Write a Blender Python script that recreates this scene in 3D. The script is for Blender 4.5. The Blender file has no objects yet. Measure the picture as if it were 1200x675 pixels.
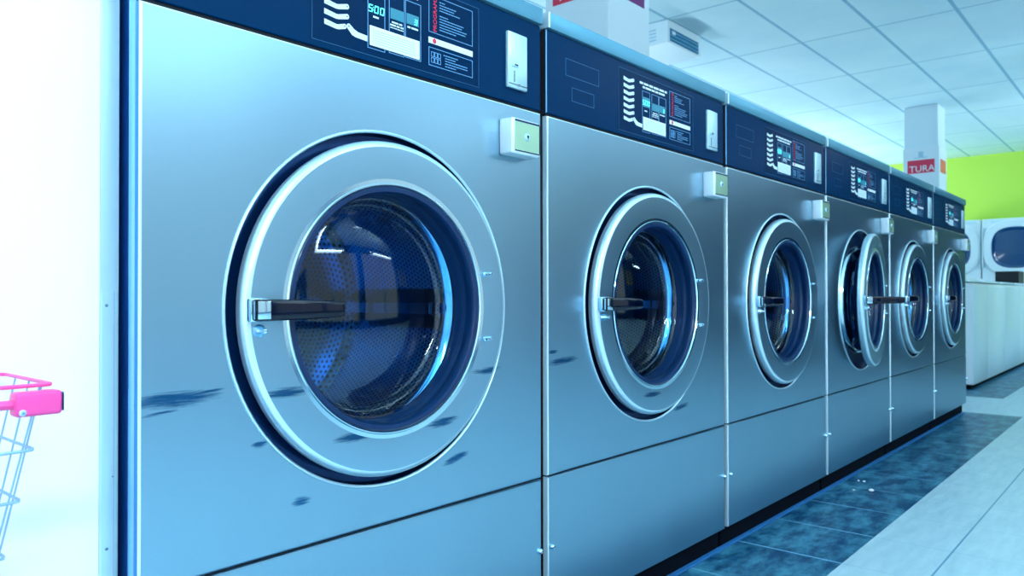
import bpy, bmesh, math, random
from mathutils import Vector, Matrix
random.seed(7)
PI = math.pi
SC = bpy.context.scene
COL = SC.collection

# ------------------------------------------------------------------ camera
yaw, pit, roll = .7121, .0097, .0015
cy, sy, cp, sp, cr, sr = math.cos(yaw), math.sin(yaw), math.cos(pit), math.sin(pit), math.cos(roll), math.sin(roll)
F = Vector((cy*cp, sy*cp, sp)); R = Vector((sy, -cy, 0)); D = -Vector((-cy*sp, -sy*sp, cp))
U = cr*R + sr*D; V = -sr*R + cr*D
cam = bpy.data.cameras.new('camera'); cam_ob = bpy.data.objects.new('camera', cam); COL.objects.link(cam_ob)
cam.sensor_width = 36; cam.lens = 898.94/1200*36; cam.clip_start = .02
m = Matrix.Identity(4)
for i in range(3):
    m[i][0] = U[i]; m[i][1] = -V[i]; m[i][2] = -F[i]
m[0][3], m[1][3], m[2][3] = 0, 0, .75
cam_ob.matrix_world = m
cam.dof.use_dof = True; cam.dof.focus_distance = 1.3; cam.dof.aperture_fstop = 9.0
SC.camera = cam_ob

# ------------------------------------------------------------------ light, exposure
SC.view_settings.view_transform = 'Standard'; SC.view_settings.look = 'None'
SC.view_settings.gamma = 1; SC.view_settings.use_curve_mapping = False
SC.view_settings.exposure = 0.0
WORLD_STRENGTH = 0.85
LAMP_W = 10.0
UPLIGHT = 3.0
BACK_W = 34.0
LAMP_COL = (.70, .90, 1.0)
w = bpy.data.worlds.new('sky'); SC.world = w; w.use_nodes = True
w.node_tree.nodes['Background'].inputs[0].default_value = (.66, .88, 1.0, 1)
w.node_tree.nodes['Background'].inputs[1].default_value = WORLD_STRENGTH
SC.cycles.max_bounces = 9; SC.cycles.diffuse_bounces = 4; SC.cycles.glossy_bounces = 5
SC.cycles.transparent_max_bounces = 12; SC.cycles.sample_clamp_indirect = 6
SC.cycles.caustics_reflective = False; SC.cycles.caustics_refractive = False
SC.cycles.use_denoising = True
ZC = 2.985                       # ceiling
Y_FRONT = -3.6                   # street side wall
WIN = [(-1.4, 1.1), (1.35, 3.9), (4.15, 6.7)]   # unseen shop windows added for light and reflections (x ranges)
for x0, x1 in WIN:
    L = bpy.data.lights.new('window_portal', 'AREA'); L.shape = 'RECTANGLE'; L.size = x1-x0; L.size_y = 2.45
    L.cycles.is_portal = True
    o = bpy.data.objects.new('window_portal', L); COL.objects.link(o)
    o.location = ((x0+x1)/2, Y_FRONT-.03, 1.46); o.rotation_euler = (PI/2, 0, 0)
    o.rotation_euler = (-PI/2, 0, PI) if False else (PI/2, 0, 0)

# ------------------------------------------------------------------ materials
def mat(name, col, rough=.5, metal=0, emit=None, es=1, coat=0, spec=None):
    mt = bpy.data.materials.new(name); mt.use_nodes = True
    b = mt.node_tree.nodes['Principled BSDF']
    b.inputs['Base Color'].default_value = (*col, 1); b.inputs['Roughness'].default_value = rough
    b.inputs['Metallic'].default_value = metal
    if coat: b.inputs['Coat Weight'].default_value = coat; b.inputs['Coat Roughness'].default_value = .08
    if spec is not None: b.inputs['Specular IOR Level'].default_value = spec
    if emit: b.inputs['Emission Color'].default_value = (*emit, 1); b.inputs['Emission Strength'].default_value = es
    return mt
class N:
    def __init__(s, mt): s.t = mt.node_tree; s.b = s.t.nodes['Principled BSDF']
    def n(s, typ, **k):
        nd = s.t.nodes.new(typ)
        for a, v in k.items(): setattr(nd, a, v)
        return nd
    def l(s, a, b): s.t.links.new(a, b)
    def math(s, op, a, b=None, c=None, clamp=False):
        nd = s.n('ShaderNodeMath', operation=op); nd.use_clamp = clamp
        for i, x in enumerate((a, b, c)):
            if x is None: continue
            if isinstance(x, (int, float)): nd.inputs[i].default_value = x
            else: s.l(x, nd.inputs[i])
        return nd.outputs[0]
    def noise(s, vec, scale, det=3, rough=.6):
        nd = s.n('ShaderNodeTexNoise'); nd.inputs['Scale'].default_value = scale
        nd.inputs['Detail'].default_value = det; nd.inputs['Roughness'].default_value = rough
        s.l(vec, nd.inputs['Vector']); return nd.outputs[0]
    def mapping(s, vec, sc):
        nd = s.n('ShaderNodeMapping'); nd.inputs['Scale'].default_value = sc; s.l(vec, nd.inputs[0]); return nd.outputs[0]
    def mix(s, fac, a, b):
        nd = s.n('ShaderNodeMix', data_type='RGBA')
        if isinstance(fac, (int, float)): nd.inputs[0].default_value = fac
        else: s.l(fac, nd.inputs[0])
        for i, x in ((6, a), (7, b)):
            if isinstance(x, tuple): nd.inputs[i].default_value = (*x, 1)
            else: s.l(x, nd.inputs[i])
        return nd.outputs[2]
    def ramp(s, f, a, b): 
        nd = s.n('ShaderNodeMapRange'); nd.inputs[1].default_value = a; nd.inputs[2].default_value = b
        s.l(f, nd.inputs[0]); return nd.outputs[0]

STEEL = (.30, .50, .63)
def steel(name, scuffs=(), rough=.31, col=STEEL, g=1.0):
    mt = mat(name, col, rough, 1); q = N(mt)
    pos = q.n('ShaderNodeNewGeometry').outputs['Position']
    grain = q.noise(q.mapping(pos, (60, 60, 900)), 1.0, 2)
    cloud = q.noise(q.mapping(pos, (6, 6, 1.6)), 1.0, 2)
    q.l(q.math('MULTIPLY_ADD', grain, .05*g, rough-.025*g), q.b.inputs['Roughness'])
    f = q.math('ADD', q.math('MULTIPLY', grain, .5), q.math('MULTIPLY', cloud, .5))
    c = q.mix(f, tuple(x*(1-.07*g) for x in col), tuple(min(1, x*(1+.07*g)) for x in col))
    if scuffs:
        sep = q.n('ShaderNodeSeparateXYZ'); q.l(pos, sep.inputs[0]); X, Z = sep.outputs[0], sep.outputs[2]
        tot = None
        for (x, z, hx, hz, k) in scuffs:
            dx = q.math('DIVIDE', q.math('SUBTRACT', X, x), hx)
            dz = q.math('DIVIDE', q.math('SUBTRACT', q.math('MULTIPLY_ADD', q.math('SUBTRACT', X, x), -k, Z), z), hz)
            e = q.math('SUBTRACT', 1, q.math('ADD', q.math('MULTIPLY', dx, dx), q.math('MULTIPLY', dz, dz)), clamp=True)
            tot = e if tot is None else q.math('MAXIMUM', tot, e)
        nz = q.noise(q.mapping(pos, (16, 16, 330)), 1.0, 5, .75)
        msk = q.ramp(q.math('ADD', q.math('MULTIPLY', tot, .42), nz), .58, .86)
        msk = q.math('MULTIPLY', msk, q.ramp(tot, 0, .12))
        c = q.mix(q.math('MULTIPLY', msk, .95), c, (.01, .10, .24))
    q.l(c, q.b.inputs['Base Color'])
    return mt
x1o, x2o = .401, .401+.8602
S1 = [(x1o+.075, .613, .075, .013, 0), (x1o+.115, .6185, .035, .003, .1), (x1o+.055, .597, .03, .003, .1),
      (x1o+.235, .609, .05, .010, 0), (x1o+.67, .609, .06, .008, 0), (x1o+.355, .527, .05, .009, 0),
      (x1o+.545, .5265, .045, .009, .1), (x1o+.60, .452, .04, .009, .2), (x1o+.20, .536, .016, .006, 0), (x1o+.27, .44, .02, .008, 0)]
S2 = [(x2o+.065, .609, .065, .009, .05), (x2o+.59, .452, .05, .008, .1), (x2o+.03, .63, .02, .005, 0), (x2o+.40, .505, .05, .008, 0)]
M = {}
COLD = tuple(x*1.14 for x in STEEL)
M['door'] = steel('brushed door steel', (), .31, COLD, .2); M['door1'] = steel('scuffed door steel', S1, .31, COLD, .2); M['door2'] = steel('faintly scuffed door steel', S2, .31, COLD, .2)
M['steel'] = steel('brushed steel')
M['steel1'] = steel('brushed steel with dark scuffs', S1)
M['steel2'] = steel('brushed steel with faint scuffs', S2)
M['chrome'] = mat('polished chrome', (.62, .85, .95), .12, 1)
M['rim'] = mat('polished door rim', (.72, .92, 1.0), .30, .75)
M['side'] = mat('lit casing side sheet', (.28, .58, .85), .25, 1)  # bright reflection on the casing corner put into the colour
M['sidedark'] = mat('shaded blue side sheet', (.004, .05, .22), .3, .3)  # shade of the casing side put into the colour
M['flange'] = mat('shaded flange side', (.03, .25, .6), .4, .5)  # groove shade beside the first panel put into the colour
M['edge'] = mat('painted fold highlight', (.80, .95, 1.0), .28, .6)  # white highlight of the folds put into the colour
M['cap'] = mat('cap trim metal', (.12, .34, .46), .4, .6)
M['fascia'] = mat('dark blue fascia', (.0002, .026, .082), .28, 0, spec=.03)
M['membrane'] = mat('membrane sheet', (.0002, .020, .066), .3, 0, spec=.03)
M['black'] = mat('black gap', (.001, .002, .008), .6)
M['plinth'] = mat('black plinth', (.001, .002, .006), .7, spec=.1)
M['rubber'] = mat('dark blue rubber gasket', (.001, .022, .085), .35, spec=.3, coat=.25)
M['inner'] = mat('dark door recess', (.002, .03, .12), .25, .6)
M['lever'] = mat('black glossy lever', (.0005, .002, .012), .12, spec=.4)
M['white'] = mat('white print', (.80, .90, .95), .5)
M['line'] = mat('pale blue print and bevel highlight', (.16, .42, .70), .5)  # print, and the painted highlight on the fascia bevel
M['faint'] = mat('faint outline', (.01, .13, .27), .5)
M['red'] = mat('red print', (.85, .02, .08), .5)
M['teal'] = mat('teal display', (.0, .12, .2), .3, emit=(.0, .22, .28), es=.6)
M['digit'] = mat('lit digits', (.1, .8, .8), .3, emit=(.12, .90, .92), es=1.1)
M['card'] = mat('white card', (.86, .93, .96), .5)
M['grey'] = mat('grey print', (.42, .62, .75), .5)
M['plate'] = mat('pale metal plate', (.60, .85, .95), .35, .5)
M['yellow'] = mat('yellow green plate', (.46, .68, .47), .3, .6)
M['boxwhite'] = mat('white box metal', (.86, .95, 1), .3, .2)
M['wallwhite'] = mat('white paint', (.98, .90, .96), .6)
M['walldark'] = mat('dark reflection divider', (.001, .02, .05), .8, spec=.1)  # near black so that the far steel reflects dark
M['wallblue'] = mat('blue wall paint', (.006, .07, .2), .7)
M['wallback'] = mat('pale back wall paint', (.6, .8, .9), .7)
M['green'] = mat('lime green paint', (.62, .86, .10), .6)
M['enamel'] = mat('white enamel', (.85, .94, .98), .3)
M['enamel2'] = mat('pale blue enamel', (.70, .88, .95), .3)
M['pink'] = mat('pink plastic', (.95, .07, .33), .35)
M['wire'] = mat('galvanised wire', (.30, .48, .62), .35, .8)
M['frame'] = mat('window frame', (.6, .8, .9), .4)
M['signwhite'] = mat('sign white', (.85, .92, .96), .5)
M['signred'] = mat('sign red', (.85, .03, .09), .5)
M['signpurple'] = mat('sign purple', (.22, .03, .20), .5)
M['signorange'] = mat('sign orange', (.80, .16, .05), .5)
M['grilldark'] = mat('grille dark', (.01, .16, .32), .4)
M['grillslat'] = mat('grille slat', (.16, .50, .72), .4)
M['louver'] = mat('louver line', (.35, .6, .75), .5)
M['pillar'] = mat('pillar paint', (.78, .90, .95), .6)
M['darkglass'] = mat('dark dryer glass', (.003, .05, .16), .08, coat=.6)
M['screw'] = mat('screw head', (.22, .42, .55), .4, .7)
M['crumb'] = mat('white crumb', (.9, .95, 1), .7)
M['yellowboard'] = mat('yellow board', (.75, .55, .05), .6)

def glass():
    mt = bpy.data.materials.new('clear glass'); mt.use_nodes = True; t = mt.node_tree
    for n in list(t.nodes): t.nodes.remove(n)
    o = t.nodes.new('ShaderNodeOutputMaterial'); mx = t.nodes.new('ShaderNodeMixShader')
    tr = t.nodes.new('ShaderNodeBsdfTransparent'); gl = t.nodes.new('ShaderNodeBsdfGlossy'); fr = t.nodes.new('ShaderNodeFresnel')
    tr.inputs[0].default_value = (.36, .68, .95, 1); gl.inputs['Roughness'].default_value = .03
    gl.inputs[0].default_value = (.85, .96, 1, 1)
    fr.inputs[0].default_value = 1.62
    t.links.new(fr.outputs[0], mx.inputs[0]); t.links.new(tr.outputs[0], mx.inputs[1]); t.links.new(gl.outputs[0], mx.inputs[2])
    t.links.new(mx.outputs[0], o.inputs[0]); return mt
M['glass'] = glass()
def pane():
    mt = bpy.data.materials.new('window glass'); mt.use_nodes = True; t = mt.node_tree
    for n in list(t.nodes): t.nodes.remove(n)
    o = t.nodes.new('ShaderNodeOutputMaterial'); tr = t.nodes.new('ShaderNodeBsdfTransparent')
    t.links.new(tr.outputs[0], o.inputs[0]); return mt
M['pane'] = pane()
def drum_mat():
    mt = mat('perforated drum steel', (.15, .44, .70), .28, 1); q = N(mt)
    uv = q.n('ShaderNodeUVMap').outputs[0]; sep = q.n('ShaderNodeSeparateXYZ'); q.l(uv, sep.inputs[0])
    row = q.math('FLOOR', sep.outputs[1])
    fu = q.math('SUBTRACT', q.math('FRACT', q.math('MULTIPLY_ADD', row, .5, sep.outputs[0])), .5)
    fv = q.math('SUBTRACT', q.math('FRACT', sep.outputs[1]), .5)
    d = q.math('SQRT', q.math('ADD', q.math('MULTIPLY', fu, fu), q.math('MULTIPLY', fv, fv)))
    k = q.math('LESS_THAN', d, .27)
    q.l(q.mix(k, (.15, .44, .70), (.001, .015, .06)), q.b.inputs['Base Color'])
    q.l(q.math('MULTIPLY_ADD', k, .4, .28), q.b.inputs['Roughness'])
    return mt
M['drum'] = drum_mat()
def ceiling_mat():
    mt = mat('ceiling tiles', (.60, .83, .92), .75); q = N(mt)
    pos = q.n('ShaderNodeNewGeometry').outputs['Position']; sep = q.n('ShaderNodeSeparateXYZ'); q.l(pos, sep.inputs[0])
    def near(v, off, pitch, wd):
        a = q.math('FRACT', q.math('DIVIDE', q.math('SUBTRACT', v, off), pitch))
        a = q.math('MINIMUM', a, q.math('SUBTRACT', 1, a)); return q.math('LESS_THAN', a, wd/pitch)
    lx = near(sep.outputs[0], 6.81-13.1, 1.31, .011); ly = near(sep.outputs[1], 2.483-12.1, .605, .014)
    k = q.math('MAXIMUM', q.math('MULTIPLY', lx, .8), ly)
    st = q.noise(q.mapping(pos, (1.3, 1.3, 1)), 1.0, 3)
    base = q.mix(q.ramp(st, .35, .7), (.62, .83, .90), (.72, .90, .94))
    q.l(q.mix(q.math('MULTIPLY', k, .75), base, (.15, .42, .58)), q.b.inputs['Base Color']); return mt
M['ceiling'] = ceiling_mat()
def floor_mat():
    mt = mat('floor tiles', (.5, .7, .8), .3); q = N(mt)
    pos = q.n('ShaderNodeNewGeometry').outputs['Position']; sep = q.n('ShaderNodeSeparateXYZ'); q.l(pos, sep.inputs[0])
    X, Y = sep.outputs[0], sep.outputs[1]
    gt = lambda v, c: q.math('GREATER_THAN', v, c)
    lt = lambda v, c: q.math('LESS_THAN', v, c)
    d1 = q.math('MULTIPLY', gt(Y, .7085), lt(X, 5.615))
    d2 = q.math('MULTIPLY', gt(Y, .938), gt(X, 6.50))
    dark = q.math('MAXIMUM', d1, d2)
    a = q.math('FRACT', q.math('DIVIDE', q.math('SUBTRACT', X, 2.2295-3.065*2), .3065))
    a = q.math('MINIMUM', a, q.math('SUBTRACT', 1, a))
    gx = lt(a, .0022/.3065)
    gxw = lt(a, .0035/.3065)
    def line(c, wd): return q.math('LESS_THAN', q.math('ABSOLUTE', q.math('SUBTRACT', Y, c)), wd)
    ly = line(.495, .0028)
    for c in (.19, -.115, -.42, -.725, -1.03, -1.335, -1.64, -1.945, -2.25, -2.555, -2.86, -3.165): ly = q.math('MAXIMUM', ly, line(c, .0028))
    n1 = q.noise(q.mapping(pos, (5, 9, 1)), 1.5, 6, .7); n2 = q.noise(q.mapping(pos, (3, 14, 1)), 2.2, 5, .65)
    dc = q.mix(q.ramp(n1, .42, .63), (.001, .055, .14), (.06, .27, .40))
    lc = q.mix(q.ramp(n2, .3, .7), (.42, .61, .70), (.56, .75, .82))
    gd = q.math('MULTIPLY', gxw, q.ramp(q.noise(pos, 4.0, 2), .25, .5))
    dc = q.mix(q.math('MULTIPLY', gd, .8), dc, (.20, .50, .70))
    lc = q.mix(q.math('MULTIPLY', gx, .45), lc, (.20, .45, .58)); lc = q.mix(q.math('MULTIPLY', ly, .85), lc, (.06, .25, .42))
    q.l(q.mix(dark, lc, dc), q.b.inputs['Base Color'])
    q.b.inputs['Roughness'].default_value = .33; q.b.inputs['Specular IOR Level'].default_value = .25; return mt
M['floor'] = floor_mat()

# ------------------------------------------------------------------ mesh helpers
def obj(name, bm, mats, parent=None, loc=(0, 0, 0), smooth=False, angle=35, flat=False):
    if not isinstance(mats, (list, tuple)): mats = [mats]
    bmesh.ops.recalc_face_normals(bm, faces=bm.faces) if not getattr(bm, 'norec', 0) else None
    me = bpy.data.meshes.new(name); bm.to_mesh(me); bm.free()
    for k in mats: me.materials.append(M[k])
    if smooth:
        for p in me.polygons: p.use_smooth = True
        try: me.set_sharp_from_angle(angle=math.radians(angle))
        except Exception: pass
        if flat:
            for p in me.polygons:
                if abs(p.normal.y) > .999: p.use_smooth = False
    o = bpy.data.objects.new(name, me); COL.objects.link(o); o.location = loc
    if parent: o.parent = parent
    return o
def struct(name, bm, mats, **k):
    o = obj(name, bm, mats, **k)
    if not o.parent: o['kind'] = 'structure'
    return o
def tag(o, label, cat, group=None):
    o['label'] = label; o['category'] = cat
    if group: o['group'] = group
    return o
def thing(name, label, cat, loc=(0, 0, 0), group=None):
    o = bpy.data.objects.new(name, None); COL.objects.link(o); o.location = loc; o.empty_display_size = .1
    return tag(o, label, cat, group)
def box(bm, x0, x1, y0, y1, z0, z1, bev=0, mi=0, seg=2):
    g = bmesh.ops.create_cube(bm, size=1)
    for v in g['verts']:
        v.co = Vector(((x0+x1)/2+v.co.x*(x1-x0), (y0+y1)/2+v.co.y*(y1-y0), (z0+z1)/2+v.co.z*(z1-z0)))
    fs = set(f for v in g['verts'] for f in v.link_faces)
    for f in fs: f.material_index = mi
    if bev:
        es = set(e for v in g['verts'] for e in v.link_edges)
        bmesh.ops.bevel(bm, geom=list(es), offset=bev, segments=seg, affect='EDGES', profile=.5)
    return bm
def B(*a, **k): return box(bmesh.new(), *a, **k)
def lathe(bm, prof, cx=0, cz=0, seg=112, uv=None, mi=0, y0=0, shape=None):
    """profile of (radius, y) turned round an axis along Y"""
    rings = []
    for r, y in prof:
        if r < 1e-6: rings.append([bm.verts.new((cx, y0+y, cz))]*seg); continue
        ring = []
        for i in range(seg):
            a = 2*PI*i/seg; k = r if shape is None else r*shape(a)
            ring.append(bm.verts.new((cx+k*math.cos(a), y0+y, cz+k*math.sin(a))))
        rings.append(ring)
    lay = bm.loops.layers.uv.verify() if uv else None
    s = 0
    for j in range(len(prof)-1):
        ds = math.hypot(prof[j+1][0]-prof[j][0], prof[j+1][1]-prof[j][1])
        for i in range(seg):
            k = (i+1) % seg
            vs = [rings[j][i], rings[j][k], rings[j+1][k], rings[j+1][i]]
            uvs = [(i, s), (i+1, s), (i+1, s+ds), (i, s+ds)]
            q, qu = [], []
            for v, c in zip(vs, uvs):
                if v not in q: q.append(v); qu.append(c)
            if len(q) < 3: continue
            f = bm.faces.new(q); f.material_index = mi
            if uv:
                for lp, c in zip(f.loops, qu): lp[lay].uv = (c[0]/seg*uv[0], c[1]*uv[1])
        s += ds
    return bm
def tube(bm, pts, r, seg=8, mi=0):
    pts = [Vector(p) for p in pts]; prev = None
    for i, p in enumerate(pts):
        d = (pts[min(i+1, len(pts)-1)]-pts[max(i-1, 0)]).normalized()
        a = d.orthogonal().normalized() if abs(d.z) > .9 else d.cross(Vector((0, 0, 1))).normalized(); b = d.cross(a)
        ring = [bm.verts.new(p+r*(a*math.cos(2*PI*k/seg)+b*math.sin(2*PI*k/seg))) for k in range(seg)]
        if prev:
            for k in range(seg): bm.faces.new((prev[k], prev[(k+1) % seg], ring[(k+1) % seg], ring[k])).material_index = mi
        else: bm.faces.new(ring[::-1]).material_index = mi
        prev = ring
    bm.faces.new(prev).material_index = mi
    return bm
def plate(bm, x0, x1, z0, z1, y, th=.02, e=.003, hole=None, mi=0, edge=0):
    """front sheet facing -Y with a rounded folded edge; hole = (cx, cz, r)"""
    def ring(ex, yy): return [(x0+ex, yy, z0+ex), (x1-ex, yy, z0+ex), (x1-ex, yy, z1-ex), (x0+ex, yy, z1-ex)]
    n = 96 if hole else 4
    def mk(ex, yy):
        if not hole: return [bm.verts.new(c) for c in ring(ex, yy)]
        cx, cz, r = hole; out = []
        X0, X1, Z0, Z1 = x0+ex, x1-ex, z0+ex, z1-ex
        angs = sorted([2*PI*i/92 for i in range(92)]+[math.atan2(Z-cz, X-cx) % (2*PI) for X in (X0, X1) for Z in (Z0, Z1)])
        for a in angs:
            c, s = math.cos(a), math.sin(a)
            t = min((X1-cx)/c if c > 1e-9 else 1e9, (X0-cx)/c if c < -1e-9 else 1e9, (Z1-cz)/s if s > 1e-9 else 1e9, (Z0-cz)/s if s < -1e-9 else 1e9)
            out.append(bm.verts.new((cx+t*c, yy, cz+t*s)))
        mk.angs = angs; return out
    steps = [(0, y+th), (0, y+e), (e*.3, y+e*.3), (e, y)]; emi = edge
    rs = [mk(*s) for s in steps]
    for si, (a, b) in enumerate(zip(rs, rs[1:])):
        emi = edge+1 if (edge and si == 0) else edge
        for i in range(n): bm.faces.new((a[i], a[(i+1) % n], b[(i+1) % n], b[i])).material_index = emi if (a[i].co.x+a[(i+1) % n].co.x < 2*x0+2*e+.001 or (hole and a[i].co.z+a[(i+1) % n].co.z > 2*z1-2*e-.001)) else mi  # highlight slot kept to left folds and the holed sheet's top
    last = rs[-1]
    if hole:
        cx, cz, r = hole
        mid = [bm.verts.new((cx+r*math.cos(a), y, cz+r*math.sin(a))) for a in mk.angs]
        for i in range(n): bm.faces.new((last[i], last[(i+1) % n], mid[(i+1) % n], mid[i])).material_index = mi
    else: bm.faces.new(last).material_index = mi
    return bm
def poly(bm, pts, y, th=.0006, mi=0):
    f = [bm.verts.new((x, y, z)) for x, z in pts]; b = [bm.verts.new((x, y+th, z)) for x, z in pts]
    bm.faces.new(f).material_index = mi; n = len(pts)
    for i in range(n): bm.faces.new((f[i], f[(i+1) % n], b[(i+1) % n], b[i])).material_index = mi
    return bm
def rect(bm, x0, x1, z0, z1, y, mi=0, th=.0006): return poly(bm, [(x0, z0), (x1, z0), (x1, z1), (x0, z1)], y, th, mi)
def outline(bm, x0, x1, z0, z1, y, w=.0009, mi=0):
    rect(bm, x0, x1, z0, z0+w, y, mi); rect(bm, x0, x1, z1-w, z1, y, mi)
    rect(bm, x0, x0+w, z0+w, z1-w, y, mi); rect(bm, x1-w, x1, z0+w, z1-w, y, mi)
def text_bm(s, size, mtx, th=.0003):
    cu = bpy.data.curves.new('t', 'FONT'); cu.body = s; cu.size = size; cu.extrude = th; cu.align_x = 'CENTER'; cu.align_y = 'CENTER'
    o = bpy.data.objects.new('t', cu); COL.objects.link(o); dg = bpy.context.evaluated_depsgraph_get()
    me = bpy.data.meshes.new_from_object(o.evaluated_get(dg)); bm = bmesh.new(); bm.from_mesh(me)
    bpy.data.objects.remove(o); bpy.data.meshes.remove(me)
    bm.transform(mtx); return bm
SEG = {'0': 'abcdef', '3': 'abgcd', '5': 'afgcd'}
def digit(bm, ch, x, z, w, h, y, t=.0016, mi=0):
    sh = lambda zz: (zz-z)*.12
    def r(x0, x1, z0, z1): poly(bm, [(x0+sh(z0), z0), (x1+sh(z0), z0), (x1+sh(z1), z1), (x0+sh(z1), z1)], y, mi=mi)
    g = t*.25
    for s in SEG[ch]:
        if s == 'a': r(x+g, x+w-g, z+h-t, z+h)
        if s == 'd': r(x+g, x+w-g, z, z+t)
        if s == 'g': r(x+g, x+w-g, z+h/2-t/2, z+h/2+t/2)
        if s == 'f': r(x, x+t, z+h/2+g, z+h-g)
        if s == 'b': r(x+w-t, x+w, z+h/2+g, z+h-g)
        if s == 'e': r(x, x+t, z+g, z+h/2-g)
        if s == 'c': r(x+w-t, x+w, z+g, z+h/2-g)
def words(bm, x0, x1, z, h, y, mi=0, rnd=random):
    x = x0
    while x < x1-h:
        wd = min(rnd.uniform(2, 6)*h, x1-x); rect(bm, x, x+wd, z, z+h, y, mi); x += wd+h*.8

# ------------------------------------------------------------------ room
struct('floor', B(-2.4, 14.5, -3.9, 5.2, -.1, 0), 'floor')
struct('ceiling', B(-2.4, 14.5, -3.9, 5.2, ZC, ZC+.1), 'ceiling')
struct('wall_right', B(14.2, 14.4, -3.8, 5.1, 0, ZC), 'green')
struct('wall_left', B(-2.3, -2.1, -3.8, 1.05, 0, ZC), 'wallwhite')
struct('wall_back', B(.2, 14.4, 5, 5.15, 0, ZC), 'wallback')
struct('wall_side', B(-2.3, .4016, 1.05, 1.17, 0, ZC), 'wallwhite')
struct('wall_inner', B(.2, .38, 1.9, 5, 0, ZC), 'wallback')
bm = bmesh.new(); xs = [-2.3]+[v for p in WIN for v in p]+[14.4]
for i in range(0, len(xs), 2): box(bm, xs[i], xs[i+1], Y_FRONT-.2, Y_FRONT, 0, ZC)
for x0, x1 in WIN: box(bm, x0, x1, Y_FRONT-.2, Y_FRONT, 0, .22); box(bm, x0, x1, Y_FRONT-.2, Y_FRONT, 2.7, ZC)
struct('wall_front', bm, 'wallblue')
struct('wall_added_divider', B(8.2, 8.35, Y_FRONT, .60, 0, ZC), 'walldark')  # unseen wall added to darken reflections in the far washers
for i, (x0, x1) in enumerate(WIN):
    bm = bmesh.new(); y0, y1 = Y_FRONT-.12, Y_FRONT-.06; t = .05
    box(bm, x0, x1, y0, y1, .22, .22+t); box(bm, x0, x1, y0, y1, 2.7-t, 2.7); xm = (x0+x1)/2
    for a in (x0, xm-t/2, x1-t): box(bm, a, a+t, y0, y1, .22+t, 2.7-t)
    f = struct('window_%d' % (i+1), bm, 'frame')
    obj('window_pane', B(x0+t, x1-t, y0+.025, y0+.031, .22+t, 2.7-t), 'pane', f)
# metal corner strip of the white wall with its guard plate
bm = plate(bmesh.new(), .4020, .4251, .001, ZC-.001, 1.0490, .121, .0006)
tr = struct('trim_1', bm, 'plate')
bm = bmesh.new(); plate(bm, .4035, .4235, .02, .7555, 1.0476, .0014, .0004); box(bm, .4188, .4191, 1.0474, 1.0477, .02, .7555, mi=1)
gp = obj('guard_plate', bm, ['plate', 'screw'], tr)
for x, z, r in ((.4094, .7377, .0022), (.4105, .4228, .0022), (.4175, .5152, .001)):
    bm = lathe(bmesh.new(), [(0, -.0012), (r*.7, -.001), (r, 0)], x, z, 20, y0=1.0476)
    box(bm, x-r*.7, x+r*.7, 1.0461, 1.0466, z-r*.12, z+r*.12, mi=1)
    obj('screw', bm, ['screw', 'black'], gp, smooth=True)
# grout curb where the plinth meets the floor
M['grout'] = mat('blue grout bead', (.02, .16, .42), .5)
struct('trim_2', B(.43, 5.56, 1.010, 1.026, 0, .006, .002), 'grout')

# pillars and their signs
for n, px in enumerate((3.1116, 10.0084)):
    py = 2.0712; pw = .36
    p = obj('pillar', B(px, px+pw, py, py+pw, 0, ZC-.001, .004), 'pillar')
    tag(p, ['square white pillar rising right behind the second steel washer', 'square white pillar farther away, in front of the lime green wall'][n], 'pillar', 'white pillars')
    e = .012
    s = obj('pillar_sign', B(px-e, px+pw+e, py-e, py+pw+e, 1.98, 2.487, .003), 'signwhite')
    tag(s, ['white and red sign wrapped round the near pillar, cut by the top edge', 'white sign with a red band wrapped round the far pillar'][n], 'sign', 'pillar signs')
    dz = .04 if n == 0 else 0
    obj('red_band', B(px-e-.002, px-e+.001, py+.035, py+.325, 2.188+dz, 2.342+dz), 'signred', s)
    obj('red_band', B(px+.05, px+pw-.04, py-e-.002, py-e+.001, 2.188+dz, 2.342+dz), 'signpurple' if n == 0 else 'signorange', s)
    mt = Matrix.Translation((px-e-.0025, py+.17, 2.235+dz)) @ Matrix.Rotation(-PI/2, 4, 'Z') @ Matrix.Rotation(PI/2, 4, 'X')
    obj('lettering', text_bm('TURA', .105, mt, .0008), 'signwhite', s)
    bm = bmesh.new(); box(bm, px-e-.0015, px-e+.001, py+.155, py+.205, 2.375, 2.44, .0); box(bm, px-e-.0015, px-e+.001, py+.11, py+.25, 2.365, 2.373)
    obj('emblem', bm, 'grey', s)

# ceiling air unit
ac = thing('ceiling_air_unit', 'white boxy air unit with louvers hanging under the ceiling by the near pillar', 'air vent', (5.505, 3.08, 2.797))
obj('housing', B(0, .56, 0, .58, 0, .187, .006), 'enamel', ac)
bm = B(.028, .512, -.004, .002, .018, .12, mi=0)
for k in range(3): box(bm, .03, .51, -.010, -.003, .03+.03*k, .037+.03*k, mi=1)
box(bm, .05, .10, -.012, -.004, .075, .10, mi=2)
obj('grille', bm, ['grilldark', 'grillslat', 'enamel'], ac)
bm = bmesh.new()
for k in range(4): box(bm, -.004, .002, .11, .47, .035+.028*k, .042+.028*k)
obj('side_louver', bm, 'louver', ac)

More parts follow.
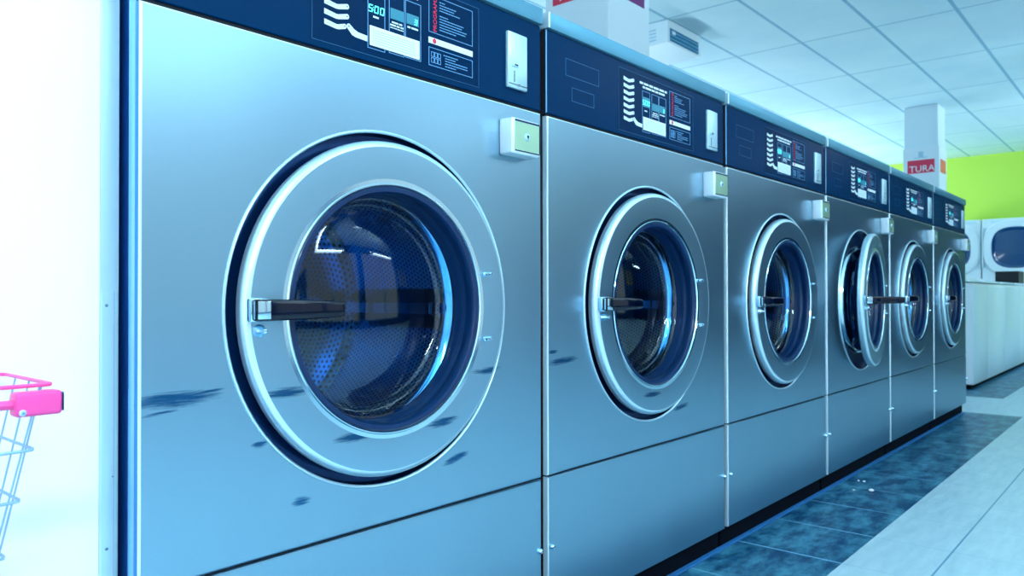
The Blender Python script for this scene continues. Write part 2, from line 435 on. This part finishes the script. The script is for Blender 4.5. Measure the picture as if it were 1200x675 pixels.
# ------------------------------------------------------------------ unseen pendant lamps over the aisle, added ones at the back
k = 0; ORD = ['first', 'second', 'third', 'fourth', 'fifth']
LAMPS = [(x, y, 0) for y in (-.75, -2.35) for x in (-.6, 1.9, 4.4, 7.6, 10.9)] + [(x, 4.55, 1) for x in (1.6, 4.6, 7.6, 10.6, 13.0)]  # back row hidden behind the washers, added to light the ceiling
for ly in (0,):
    for lx, ly, back in LAMPS:
        dz = 1.0 if back else 0
        t = thing('pendant_lamp', 'pendant lamp over the %s, %s from the white wall' % (('aisle', 'street side', 'back of the room (added fill light)')[k//5], ORD[k % 5]), 'lamp', (lx, ly, ZC), 'fluorescent pendant lamps'); k += 1
        bm = bmesh.new(); box(bm, -.62, .62, -.15, -.135, -.80-dz, -.73-dz); box(bm, -.62, .62, .135, .15, -.80-dz, -.73-dz)
        box(bm, -.62, -.60, -.135, .135, -.80-dz, -.73-dz); box(bm, .60, .62, -.135, .135, -.80-dz, -.73-dz)
        obj('lamp_housing', bm, 'enamel', t)
        for rx in (-.5, .5): obj('hanger_rod', B(rx-.004, rx+.004, -.142, -.134, -.73-dz, -.001), 'enamel', t)
        for up, en in ((0, 1.0), (1, UPLIGHT)):  # upward light added to brighten the ceiling
            L = bpy.data.lights.new('lamp_light', 'AREA'); L.shape = 'RECTANGLE'; L.size = 1.18; L.size_y = .26
            L.energy = LAMP_W*en*(7 if k == 1 and not up else 1.0 if lx < 3 else .65 if lx < 9 else 3.0) if not back else BACK_W*(1 if up else .15)*(1.35 if lx > 10 else .82); L.color = LAMP_COL
            o = bpy.data.objects.new('lamp_light', L); COL.objects.link(o); o.parent = t; o.location = (0, 0, (-.75 if up else -.78)-dz)
            if up: o.rotation_euler = (PI-math.radians(-38 if back else 35), 0, 0)

# ------------------------------------------------------------------ washing machines
CX, CZ = .4378, .729
HX = .735                       # hinge axis
def make_machine(n):
    sm = {0: 'steel1', 1: 'steel2'}.get(n, 'steel')
    X0 = .401+.8602*n
    xl = .029 if n == 0 else .012
    xr = .850
    label = ['steel front-loading washer nearest the camera, beside the white wall',
             'second steel washer from the camera, in front of the near white pillar',
             'third steel washer from the camera, left of the one whose door is ajar',
             'steel washer with its round door standing slightly open',
             'steel washer just right of the one whose door is ajar',
             'steel washer at the far end of the row, nearest the green wall'][n]
    t = thing('washing_machine', label, 'washing machine', (X0, 1.0, 0), 'stainless washers in the row')
    # casing
    bm = bmesh.new(); x0, x1 = xl+(.002 if n == 0 else .006), xr-.002
    hl = [(.05, .0165)]+[(.020-.020*math.sin(a), .0365-.020*math.cos(a)) for a in [PI/2*i/6 for i in range(7)]]
    plan = [(x0+a, b) for a, b in hl]+[(x0, .75), (x1, .75)]+[(x1-a, b) for a, b in hl[::-1]]
    lo = [bm.verts.new((x, y, .0665)) for x, y in plan]; hi = [bm.verts.new((x, y, 1.318)) for x, y in plan]
    for i in range(len(plan)-1): bm.faces.new((lo[i], lo[i+1], hi[i+1], hi[i]))
    bm.faces.new(lo); bm.faces.new(hi)
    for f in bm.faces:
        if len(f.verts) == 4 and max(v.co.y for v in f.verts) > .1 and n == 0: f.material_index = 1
    obj('casing', bm, ['side', 'sidedark'] if n == 0 else ['black', 'black'], t, smooth=True)  # gap shade put into the casings, side shade into the first
    # recessed dark plinth
    obj('plinth', B(xl+(.0 if n else .0), xr+.008, .0255, .7, 0, .067), 'plinth', t)
    # upper front sheet with round opening
    bm = plate(bmesh.new(), xl, xr, .3705, 1.130, 0, .013, .003, hole=(CX, CZ, .2965), edge=1)
    obj('front_panel', bm, [sm, 'edge', 'flange' if n == 0 else 'edge'], t, smooth=True, flat=True)
    bm = plate(bmesh.new(), xl, xr, .0665, .3672, 0, .013, .003, edge=1)
    obj('lower_panel', bm, [sm, 'edge', 'flange' if n == 0 else 'edge'], t, smooth=True, flat=True)
    obj('seam', B(xl+.002, xr-.002, .006, .012, .364, .372), 'black', t)
    for sx in (xl+.010, xr-.008):
        bm = lathe(bmesh.new(), [(0, -.009), (.003, -.0088), (.0055, -.006), (.0062, 0)], sx, .2205, 20)
        box(bm, sx-.004, sx+.004, -.0093, -.0088, .2198, .2212, mi=1)
        obj('panel_screw', bm, ['chrome', 'black'], t, smooth=True)
    # collar: pressed bead, recess, chrome mouth
    bm = lathe(bmesh.new(), [(.2965, 0), (.2955, -.0025), (.294, -.0032), (.2925, -.0025), (.291, .000)], CX, CZ)
    lathe(bm, [(.291, 0), (.2895, .006), (.288, .014), (.24, .018), (.226, .018)], CX, CZ, mi=1)
    lathe(bm, [(.226, .018), (.222, .008), (.217, .006), (.212, .008)], CX, CZ, mi=2); lathe(bm, [(.212, .008), (.208, .02), (.206, .05)], CX, CZ, mi=3); lathe(bm, [(.206, .05), (.199, .056), (.195, .064), (.199, .072), (.206, .074)], CX, CZ, mi=2)
    obj('door_collar', bm, ['rim', 'inner', 'chrome', 'rubber'], t, smooth=True)
    # drum with perforations and lifter ribs
    bm = lathe(bmesh.new(), [(.206, .05), (.215, .075)], CX, CZ, mi=1)
    lathe(bm, [(.215, .075), (.262, .085), (.265, .10), (.265, .43)], CX, CZ, uv=(180, 108), mi=0)
    lathe(bm, [(.265, .43), (.25, .445), (.12, .445), (.11, .435), (0, .43)], CX, CZ, uv=(110, 95), mi=0)
    for k in range(3):
        a = PI/2+.5+2*PI*k/3; c, s = math.cos(a), math.sin(a)
        vs = []
        for yy, hgt in ((.11, .02), (.13, .05), (.40, .05), (.42, .02)):
            r0, r1 = .266, .266-hgt
            q = [Vector((r0*math.cos(a-.16), yy, r0*math.sin(a-.16))), Vector((r1*math.cos(a-.05), yy, r1*math.sin(a-.05))), Vector((r1*math.cos(a+.05), yy, r1*math.sin(a+.05))), Vector((r0*math.cos(a+.16), yy, r0*math.sin(a+.16)))]
            vs.append([bm.verts.new((p.x+CX, p.y, p.z+CZ)) for p in q])
        for u, v in zip(vs, vs[1:]):
            for i in range(3): bm.faces.new((u[i], u[i+1], v[i+1], v[i])).material_index = 2
        for e in (vs[0], vs[-1]): bm.faces.new(e).material_index = 2
    obj('drum', bm, ['drum', 'rubber', 'chrome'], t, smooth=True)
    # ---- door, hinged on the right
    hx = HX
    ox, oz = CX-hx, 0
    bm = lathe(bmesh.new(), [(.200, .010), (.24, .008), (.270, .006), (.275, .002), (.2765, -.005), (.2765, -.012), (.275, -.0165), (.2715, -.0205), (.266, -.022)], ox, 0, mi=1)
    lathe(bm, [(.266, -.022), (.240, -.0215), (.214, -.020)], ox, 0, mi=0)
    lathe(bm, [(.214, -.020), (.2075, -.0200), (.2060, -.0216), (.2043, -.0216), (.2030, -.0195), (.2020, -.016)], ox, 0, mi=2)
    d = obj('door', bm, [sm.replace('steel', 'door'), 'rim', 'chrome'], t, (hx, -.001, CZ), smooth=True)
    bm = lathe(bmesh.new(), [(.2025, -.017), (.200, -.0190), (.1935, -.0185), (.1905, -.014), (.1900, -.004), (.1918, .002), (.1918, .006), (.1895, .010), (.1885, .018), (.1880, .029), (.186, .033), (.192, .034), (.2, .012)], ox, 0)
    obj('gasket', bm, 'rubber', d, smooth=True)
    bm = lathe(bmesh.new(), [(.187, .030), (.183, .031), (.1800, .036), (.1775, .046), (.1745, .048), (.1715, .056), (.1665, .0605), (.158, .0600), (.14, .0545), (.11, .0475), (.08, .0425), (.04, .0390), (0, .038)], ox, 0)
    gb = obj('glass_bowl', bm, 'glass', d, smooth=True)
    if gb.data.polygons[-1].normal.y > 0: gb.data.flip_normals()
    h = obj('handle', B(-.006, .026, -.0085, .004, -.0165, .0165, .003), 'chrome', d, (ox-.267, -.026, .001), smooth=True)
    bm = bmesh.new()
    prof = [(.020, -.013, .0155, .006), (.050, -.018, .0150, .0075), (.09, -.021, .0140, .0075), (.125, -.022, .0125, .006), (.139, -.022, .0105, .004)]
    prev = None
    for (x, y, hz, hy) in prof:
        ring = [bm.verts.new((x, y+hy*math.copysign(abs(math.sin(a))**.55, math.sin(a)), hz*math.copysign(abs(math.cos(a))**.55, math.cos(a)))) for a in [2*PI*i/20 for i in range(20)]]
        if prev:
            for i in range(20): bm.faces.new((prev[i], prev[(i+1) % 20], ring[(i+1) % 20], ring[i]))
        else: bm.faces.new(ring)
        prev = ring
    bm.faces.new(prev)
    box(bm, -.004, .022, -.019, -.009, -.0155, .0155, .003, mi=1)
    lv = obj('handle_lever', bm, ['lever', 'chrome'], d, (ox-.267, -.026, .001), smooth=True)
    if n == 3: lv.rotation_euler[2] = -math.radians(58)
    bm = lathe(bmesh.new(), [(0, -.018), (.003, -.017), (.006, -.008), (.0095, -.002), (.010, 0)], 0, 0, 24)
    obj('latch_stud', bm, 'chrome', d, (ox-.2525, -.0215, -.0285), smooth=True)
    for s in (-1, 1):
        bm = bmesh.new(); box(bm, -.010, .010, -.005, 0, -.0035, .0035, .0015)
        lathe(bm, [(0, -.009), (.003, -.0085), (.0045, -.004), (.0045, 0)], -.004, 0, 16); lathe(bm, [(0, -.008), (.0025, -.0075), (.004, -.004), (.004, 0)], .0055, .001, 16)
        obj('hinge_bolt', bm, 'chrome', d, (ox+.2197, -.0215, .0605*s), smooth=True)
    if n == 3: d.rotation_euler[2] = math.radians(6); d.location = (hx-.015, -.010, CZ)
    # ---- control fascia
    bm = plate(bmesh.new(), xl-.0015, xr, 1.136, 1.3135, .001, .014, .002, edge=1)
    fa = obj('control_panel', bm, ['fascia', 'line', 'black'], t, smooth=True, flat=True)  # bevel highlight and gap shade put into the edge slots
    obj('panel_gap', B(xl+.001, xr-.001, .006, .013, 1.128, 1.138), 'black', t)
    y = .0002
    bm = bmesh.new(); rect(bm, .288, .662, 1.146, 1.297, y+.0002, th=.0006); obj('membrane', bm, 'membrane', fa)
    bm = bmesh.new(); outline(bm, .078, .206, 1.2305, 1.268, y+.0003, .0009); outline(bm, .101, .186, 1.1775, 1.208, y+.0003, .0009)
    outline(bm, .288, .662, 1.146, 1.297, y-.0001, .0007)
    obj('panel_marking', bm, 'faint', fa)
    y = -.0003
    # button labels
    for i in range(7):
        zb = 1.1757+.0160*i
        bm = bmesh.new(); pts = [(.3106, zb-.001), (.333, zb-.0035), (.338, zb-.003)]
        c = (.3540 if i else .3490, zb+.0055 if i else zb+.0045); r = .0042
        for k in range(9):
            a = -PI/2+PI*k/8; pts.append((c[0]+r*math.cos(a)*.9, c[1]+r*math.sin(a)))
        pts += [(.337, zb+.0045), (.333, zb+.0040), (.3106, zb+.0072)]
        poly(bm, pts, y, .0008); rect(bm, c[0]-.001, c[0]+.001, c[1]-.001, c[1]+.001, y-.0002, 1)
        words(bm, .315, .331, zb+.0015, .0012, y-.0002, 2)
        obj('button_label', bm, ['white', 'fascia', 'grey'], fa)
    bm = bmesh.new(); c = (.3575, 1.1825); pts = [(.3945, 1.1675), (.3945, 1.1765), (.376, 1.1775), (.368, 1.1805)]
    for k in range(7):
        a = PI*.25+PI*k/6; pts.append((c[0]+.0042*math.cos(a), c[1]+.0046*math.sin(a)))
    pts += [(.364, 1.1705), (.371, 1.1685)]
    poly(bm, pts, y, .0008); rect(bm, c[0]-.001, c[0]+.001, c[1]-.001, c[1]+.001, y-.0002, 1); obj('button_label', bm, ['white', 'fascia'], fa)
    # header print
    bm = bmesh.new(); rr = random.Random(3); words(bm, .384, .518, 1.2765, .0052, y, 0, rr); obj('printed_text', bm, 'white', fa); bm = bmesh.new(); words(bm, .398, .512, 1.2675, .0048, y, 0, rr)
    obj('printed_text', bm, 'white', fa)
    # displays
    bm = bmesh.new(); outline(bm, .3955, .4321, 1.158, 1.2607, y); outline(bm, .4409, .475, 1.160, 1.2607, y); outline(bm, .477, .5132, 1.161, 1.2607, y)
    obj('panel_marking', bm, 'line', fa)
    bm = bmesh.new()
    if n: rect(bm, .3985, .4295, 1.222, 1.246, y, 0)
    x = .3965
    for ch in '500':
        digit(bm, ch, x, 1.2185 if not n else 1.226, .0085, .0125, y-.0004, mi=1); x += .0120
        if ch == '5':
            rect(bm, x-.0024, x-.0012, 1.2220, 1.2235, y-.0004, 1); rect(bm, x-.0021, x-.0009, 1.2265, 1.228, y-.0004, 1); x += .0002
    obj('display', bm, ['teal', 'digit'], fa)
    bm = bmesh.new(); rect(bm, .4440, .4730, 1.2195, 1.2375, y, 0); obj('display', bm, 'teal', fa)
    bm = bmesh.new(); rect(bm, .4800, .5080, 1.2205, 1.2385, y, 0); digit(bm, '3', .497, 1.2220, .007, .010, y-.0004, mi=1); obj('display', bm, ['teal', 'digit'], fa)
    bm = bmesh.new(); words(bm, .407, .423, 1.2105, .0030, y, 0, rr); obj('printed_text', bm, 'white', fa); bm = bmesh.new(); words(bm, .447, .470, 1.2125, .0026, y, 0, rr); words(bm, .4435, .4725, 1.2075, .0026, y, 0, rr); words(bm, .4435, .4725, 1.2035, .0014, y, 0, rr); words(bm, .482, .507, 1.2135, .0030, y, 0, rr)
    obj('printed_text', bm, 'white', fa)
    bm = bmesh.new(); rect(bm, .3998, .5096, 1.1635, 1.1960, y-.0002, 0, .001)
    for k in range(6): words(bm, .41, .50, 1.168+.0042*k, .0010, y-.0006, 1, rr)
    rect(bm, .407, .4078, 1.1665, 1.1930, y-.0006, 1)
    obj('price_card', bm, ['card', 'grey'], fa)
    # programme list
    bm = bmesh.new(); outline(bm, .5320, .6443, 1.2201, 1.2870, y); outline(bm, .5320, .6443, 1.1605, 1.1932, y); obj('panel_marking', bm, 'line', fa)
    mt = Matrix.Translation((.5475, y, 1.2535)) @ Matrix.Rotation(PI/2, 4, 'X') @ Matrix.Rotation(PI/2, 4, 'Z')
    obj('lettering', text_bm('PROGRAMS', .0120, mt), 'red', fa)
    bm = bmesh.new()
    for k in range(11):
        if k == 4: continue
        words(bm, .5585, [.572, .60, .595, .61, .60, .58, .62, .615, .628, .625, .60][k], 1.2785-.0050*k, .0013, y, 0, rr)
    obj('printed_text', bm, 'line', fa); bm = bmesh.new()
    for k in range(5): words(bm, .5685+(.004 if k else 0), [.605, .60, .63, .632, .60][k], 1.1850-.0048*k, .0014, y, 0, rr)
    obj('printed_text', bm, 'line', fa); bm = bmesh.new()
    for k in range(2):
        for j in range(3): outline(bm, .538+.0082*j, .5452+.0082*j, 1.1665+.0105*k, 1.1755+.0105*k, y, .0009)
    obj('keypad_symbol', bm, 'line', fa)
    bm = bmesh.new(); rect(bm, .5317, .6443, 1.2003, 1.2108, y-.0002, 0, .001)
    poly(bm, [(.5455+.0045*math.cos(a), 1.2055+.0045*math.sin(a)) for a in [2*PI*i/16 for i in range(16)]], y-.0006, mi=1)
    obj('notice_strip', bm, ['card', 'red'], fa)
    # coin slot plate
    bm = B(.7397, .7999, -.0065, .002, 1.1640, 1.2760, .003); bmesh_m = bm
    box(bm, .7575, .7592, -.0072, -.006, 1.1760, 1.1985, mi=1); box(bm, .7505, .7700, -.0095, -.006, 1.2065, 1.2100, .001, mi=0)
    box(bm, .757, .766, -.0105, -.008, 1.2085, 1.2110, mi=1); box(bm, .742, .7975, -.0075, -.006, 1.1710, 1.1722, mi=1); box(bm, .766, .776, -.009, -.006, 1.1700, 1.1735, .0008, mi=1)
    obj('coin_slot', bm, ['plate', 'black'], fa, smooth=True)
    # ---- top cap
    bm = B(xl-.001, xr+.0015, -.006, .752, 1.3150, 1.3495, .002)
    tc = obj('top_cap', bm, 'cap', t, smooth=True)
    obj('cap_end_highlight', B(xl-.0025, xl+.003, -.0068, .75, 1.3155, 1.3488, .001), 'edge', tc)  # thin plate added as the bright highlight on the cap's left end
    # ---- lock box
    bx0, bx1, bz0, bz1, bp = .7198, .8043, 1.0265, 1.0965, -.034
    bm = B(bx0, bx1, bp, .001, bz0, bz1, .004, seg=3)
    lb = obj('coin_box', bm, 'boxwhite', t, smooth=True)
    bm = bmesh.new(); box(bm, bx0+.007, bx1-.002, bp-.0012, bp+.002, bz0+.007, bz1-.007, 0)
    box(bm, bx0+.008, bx1-.002, bp-.0016, bp+.002, bz1-.007, bz1-.0035, mi=1); box(bm, bx0+.008, bx1-.003, bp-.0016, bp+.002, bz0+.005, bz0+.007, mi=1); box(bm, bx1-.003, bx1-.001, bp-.0016, bp+.002, bz0+.006, bz1-.006, mi=1)
    obj('face_plate', bm, ['yellow', 'inner'], lb)
    bm = lathe(bmesh.new(), [(.0, -.003), (.0065, -.003), (.008, -.001), (.0082, .001)], .7625, 1.0625, 24, y0=bp-.0012)
    lathe(bm, [(0, -.0036), (.0028, -.0036), (.003, -.002)], .7625, 1.0625, 16, y0=bp-.0012, mi=1)
    box(bm, .7617, .7634, bp-.0050, bp-.003, 1.057, 1.063, mi=1)
    obj('key_lock', bm, ['plate', 'black'], lb, smooth=True)
    return t
for n in range(6): make_machine(n)

# ------------------------------------------------------------------ top-loading washers beyond the row
cuts = [6.972, 7.61, 8.485, 9.378, 10.27]
lab = ['low white top-loading washer directly beyond the last steel washer', 'second low white top loader beyond the steel row, two before the crate',
       'third low white top loader from the steel row, just before the one with the crate', 'low white top loader carrying the black crate, farthest from the steel row']
for i in range(4):
    x0, x1 = cuts[i]+.006, cuts[i+1]-.006; wd = x1-x0
    t = thing('top_loading_washer', lab[i], 'washing machine', (x0, 1.2013, 0), 'white top loaders')
    obj('cabinet', B(0, wd, 0, .66, .035, .822, .008), 'enamel2', t, smooth=True)
    obj('side_panel', B(-.005, .0, .004, .656, .04, .818), 'enamel', t)  # brighter lit face put into a lighter side sheet
    obj('plinth', B(.01, wd-.01, .03, .64, 0, .036), 'plinth', t)
    bm = bmesh.new()
    pts = [(.012, .822), (.012, .842), (.45, .865), (.48, .935), (.66, .935), (.66, .822)]
    a = [bm.verts.new((.004, y, z)) for y, z in pts]; b = [bm.verts.new((wd-.004, y, z)) for y, z in pts]
    bm.faces.new(a); bm.faces.new(b[::-1])
    for k in range(6): bm.faces.new((a[k], b[k], b[(k+1) % 6], a[(k+1) % 6]))
    obj('console', bm, 'enamel', t)
    obj('lid', B(.05, wd-.05, .05, .42, .856, .872, .004), 'enamel2', t)
bm = bmesh.new(); z0 = .874
for a in ((9.82, 10.2, 1.265, 1.28), (9.82, 10.2, 1.465, 1.48), (9.82, 9.835, 1.28, 1.465), (10.185, 10.2, 1.28, 1.465)): box(bm, a[0]-.02, a[1]-.02, a[2], a[3], z0, z0+.13, .002)
box(bm, 9.815, 10.165, 1.28, 1.465, z0, z0+.01)
tag(obj('crate', bm, 'black'), 'small black crate lying on a white top loader', 'crate')

# ------------------------------------------------------------------ wall dryers in front of the green wall
def rsq(a):
    c, s = abs(math.cos(a)), abs(math.sin(a)); p = 2.7; return 1/((c**p+s**p)**(1/p))
for i, yc in enumerate((2.54, 1.695, .85)):
    t = thing('tumble_dryer', ['tall white tumble dryer half hidden behind the end of the steel row', 'tall white tumble dryer with large dark round door under the green wall', 'tall white tumble dryer next to the right picture edge, under the green wall'][i], 'dryer', (12.9, yc, 0), 'white dryers under the green wall')
    obj('cabinet', B(0, .95, -.415, .415, 0, 1.845, .02), 'enamel', t, smooth=True)
    bm = lathe(bmesh.new(), [(.40, .002), (.40, -.03), (.385, -.045), (.30, -.05), (.292, -.035)], 0, 0, 72, shape=rsq)
    bm.transform(Matrix.Rotation(-PI/2, 4, 'Z'))
    d = obj('door', bm, 'enamel', t, (0, 0, 1.42), smooth=True)
    bm = lathe(bmesh.new(), [(.292, -.036), (.27, -.03), (.25, -.012), (.15, -.018), (0, -.024)], 0, 0, 72, shape=rsq, mi=0)
    bm.transform(Matrix.Rotation(-PI/2, 4, 'Z'))
    obj('door_glass', bm, 'darkglass', d, smooth=True)
    obj('control_strip', B(-.012, .002, -.36, .30, 1.79, 1.825, .003), 'enamel2', t)
    obj('door_handle', B(-.05, .002, .395, .41, 1.14, 1.72, .006), 'enamel2', t)

# ------------------------------------------------------------------ wire trolley by the white wall
t = thing('wire_trolley', 'wire laundry trolley with pink push bar standing against the white wall', 'trolley', (0, .95, 0))
def xr_(z): return .2775-(.5923-z)*.208
def hoop(z, r, x0=-.30):
    x = xr_(z); k = (.66-z)*.10; a, b = .88-.95+k, .085-k*.5
    return [(x0, a, z), (x-.008, a, z), (x-.002, a+.002, z), (x, a+.008, z), (x, b-.006, z), (x-.006, b, z), (x0, b, z), (x0, a, z)]
def wires(pts_list, r, name, mt='wire'):
    bm = bmesh.new()
    for p in pts_list: tube(bm, p, r, 8)
    return obj(name, bm, mt, t, smooth=True)
wires([hoop(.659, .002)], .0022, 'top_rail', 'pink')
wires([hoop(z, .0016) for z in (.5923, .5407, .4844, .43)], .0016, 'basket_hoop')
L = []
for k in range(14):
    f = k/13
    def pt(z, k=k, f=f):
        x = -.30+(xr_(z)-.012+.30)*f
        kk = (.66-z)*.10; return (x, .88-.95+kk, z)
    L.append([pt(.659), pt(.5), pt(.43)])
for y0 in (-.04, .0, .045):
    L.append([(xr_(.659), y0, .659), (xr_(.43), y0*.9+.008, .43)])
for f in range(10): L.append([(-.28+.05*f, -.045, .43), (-.28+.05*f, .07, .43)])
wires(L, .0010, 'basket_wire')
wires([[(-.34, -.072, .6415), (.262, -.072, .6415)]], .0048, 'push_bar', 'pink')
bm = B(.2545, .2970, -.082, -.060, .6290, .6535, .0035, seg=3)
g = obj('grip_end', bm, 'pink', t, smooth=True)
obj('end_plug', B(.2968, .2985, -.0795, -.0625, .6315, .6510, .002), 'inner', g)
bm = lathe(bmesh.new(), [(0, -.0015), (.002, -.0015), (.0034, 0)], .2605, .6335, 20, y0=-.0822); lathe(bm, [(0, -.0022), (.0014, -.0022), (.0016, 0)], .2605, .6335, 12, y0=-.0822, mi=1)
obj('rivet', bm, ['plate', 'screw'], g, smooth=True)
wires([[(-.28, -.05, .65), (-.30, -.05, .06)], [(-.28, .08, .65), (-.30, .08, .06)], [(.235, -.045, .43), (.22, -.05, .06)], [(.235, .075, .43), (.22, .075, .06)]], .006, 'frame_post')
for x in (-.30, .22):
    for y in (-.05, .078):
        obj('wheel', lathe(bmesh.new(), [(0, -.01), (.022, -.01), (.03, -.006), (.03, .006), (.022, .01), (0, .01)], 0, 0, 24), 'black', t, (x, y, .030), smooth=True)

# ------------------------------------------------------------------ crumbs on the dark tiles
for i, (x, y, r, l) in enumerate([(3.1155, .8804, .010, 'largest white crumb on the dark floor tiles'), (3.2526, .9463, .006, 'white crumb on the dark tiles, right of a twin crumb near the plinth'),
                     (3.253, .9675, .005, 'white crumb on the dark tiles closest to the black plinth'), (3.0856, .9351, .005, 'small white crumb on the dark tiles left of the largest')]):
    bm = bmesh.new(); bmesh.ops.create_icosphere(bm, subdivisions=2, radius=r)
    for v in bm.verts: v.co.z = v.co.z*.5*(1+random.uniform(-.2, .2)); v.co.x *= 1+random.uniform(-.2, .2)
    zmin = min(v.co.z for v in bm.verts)
    tag(obj('crumb', bm, 'crumb', None, (x, y, -zmin), smooth=True), l, 'crumb', 'white crumbs on the floor')

# yellow notice boards on the street wall (seen only in the door glass)
for i, x in enumerate((6.9, 6.9+.7)):
    tag(obj('notice_board', B(x, x+.5, Y_FRONT+.001, Y_FRONT+.03, 1.5, 2.3, .004), 'yellowboard'), ['yellow notice board beside the last shop window, street side', 'yellow notice board on the street side wall close to the added dividing wall'][i], 'notice board', 'yellow boards')
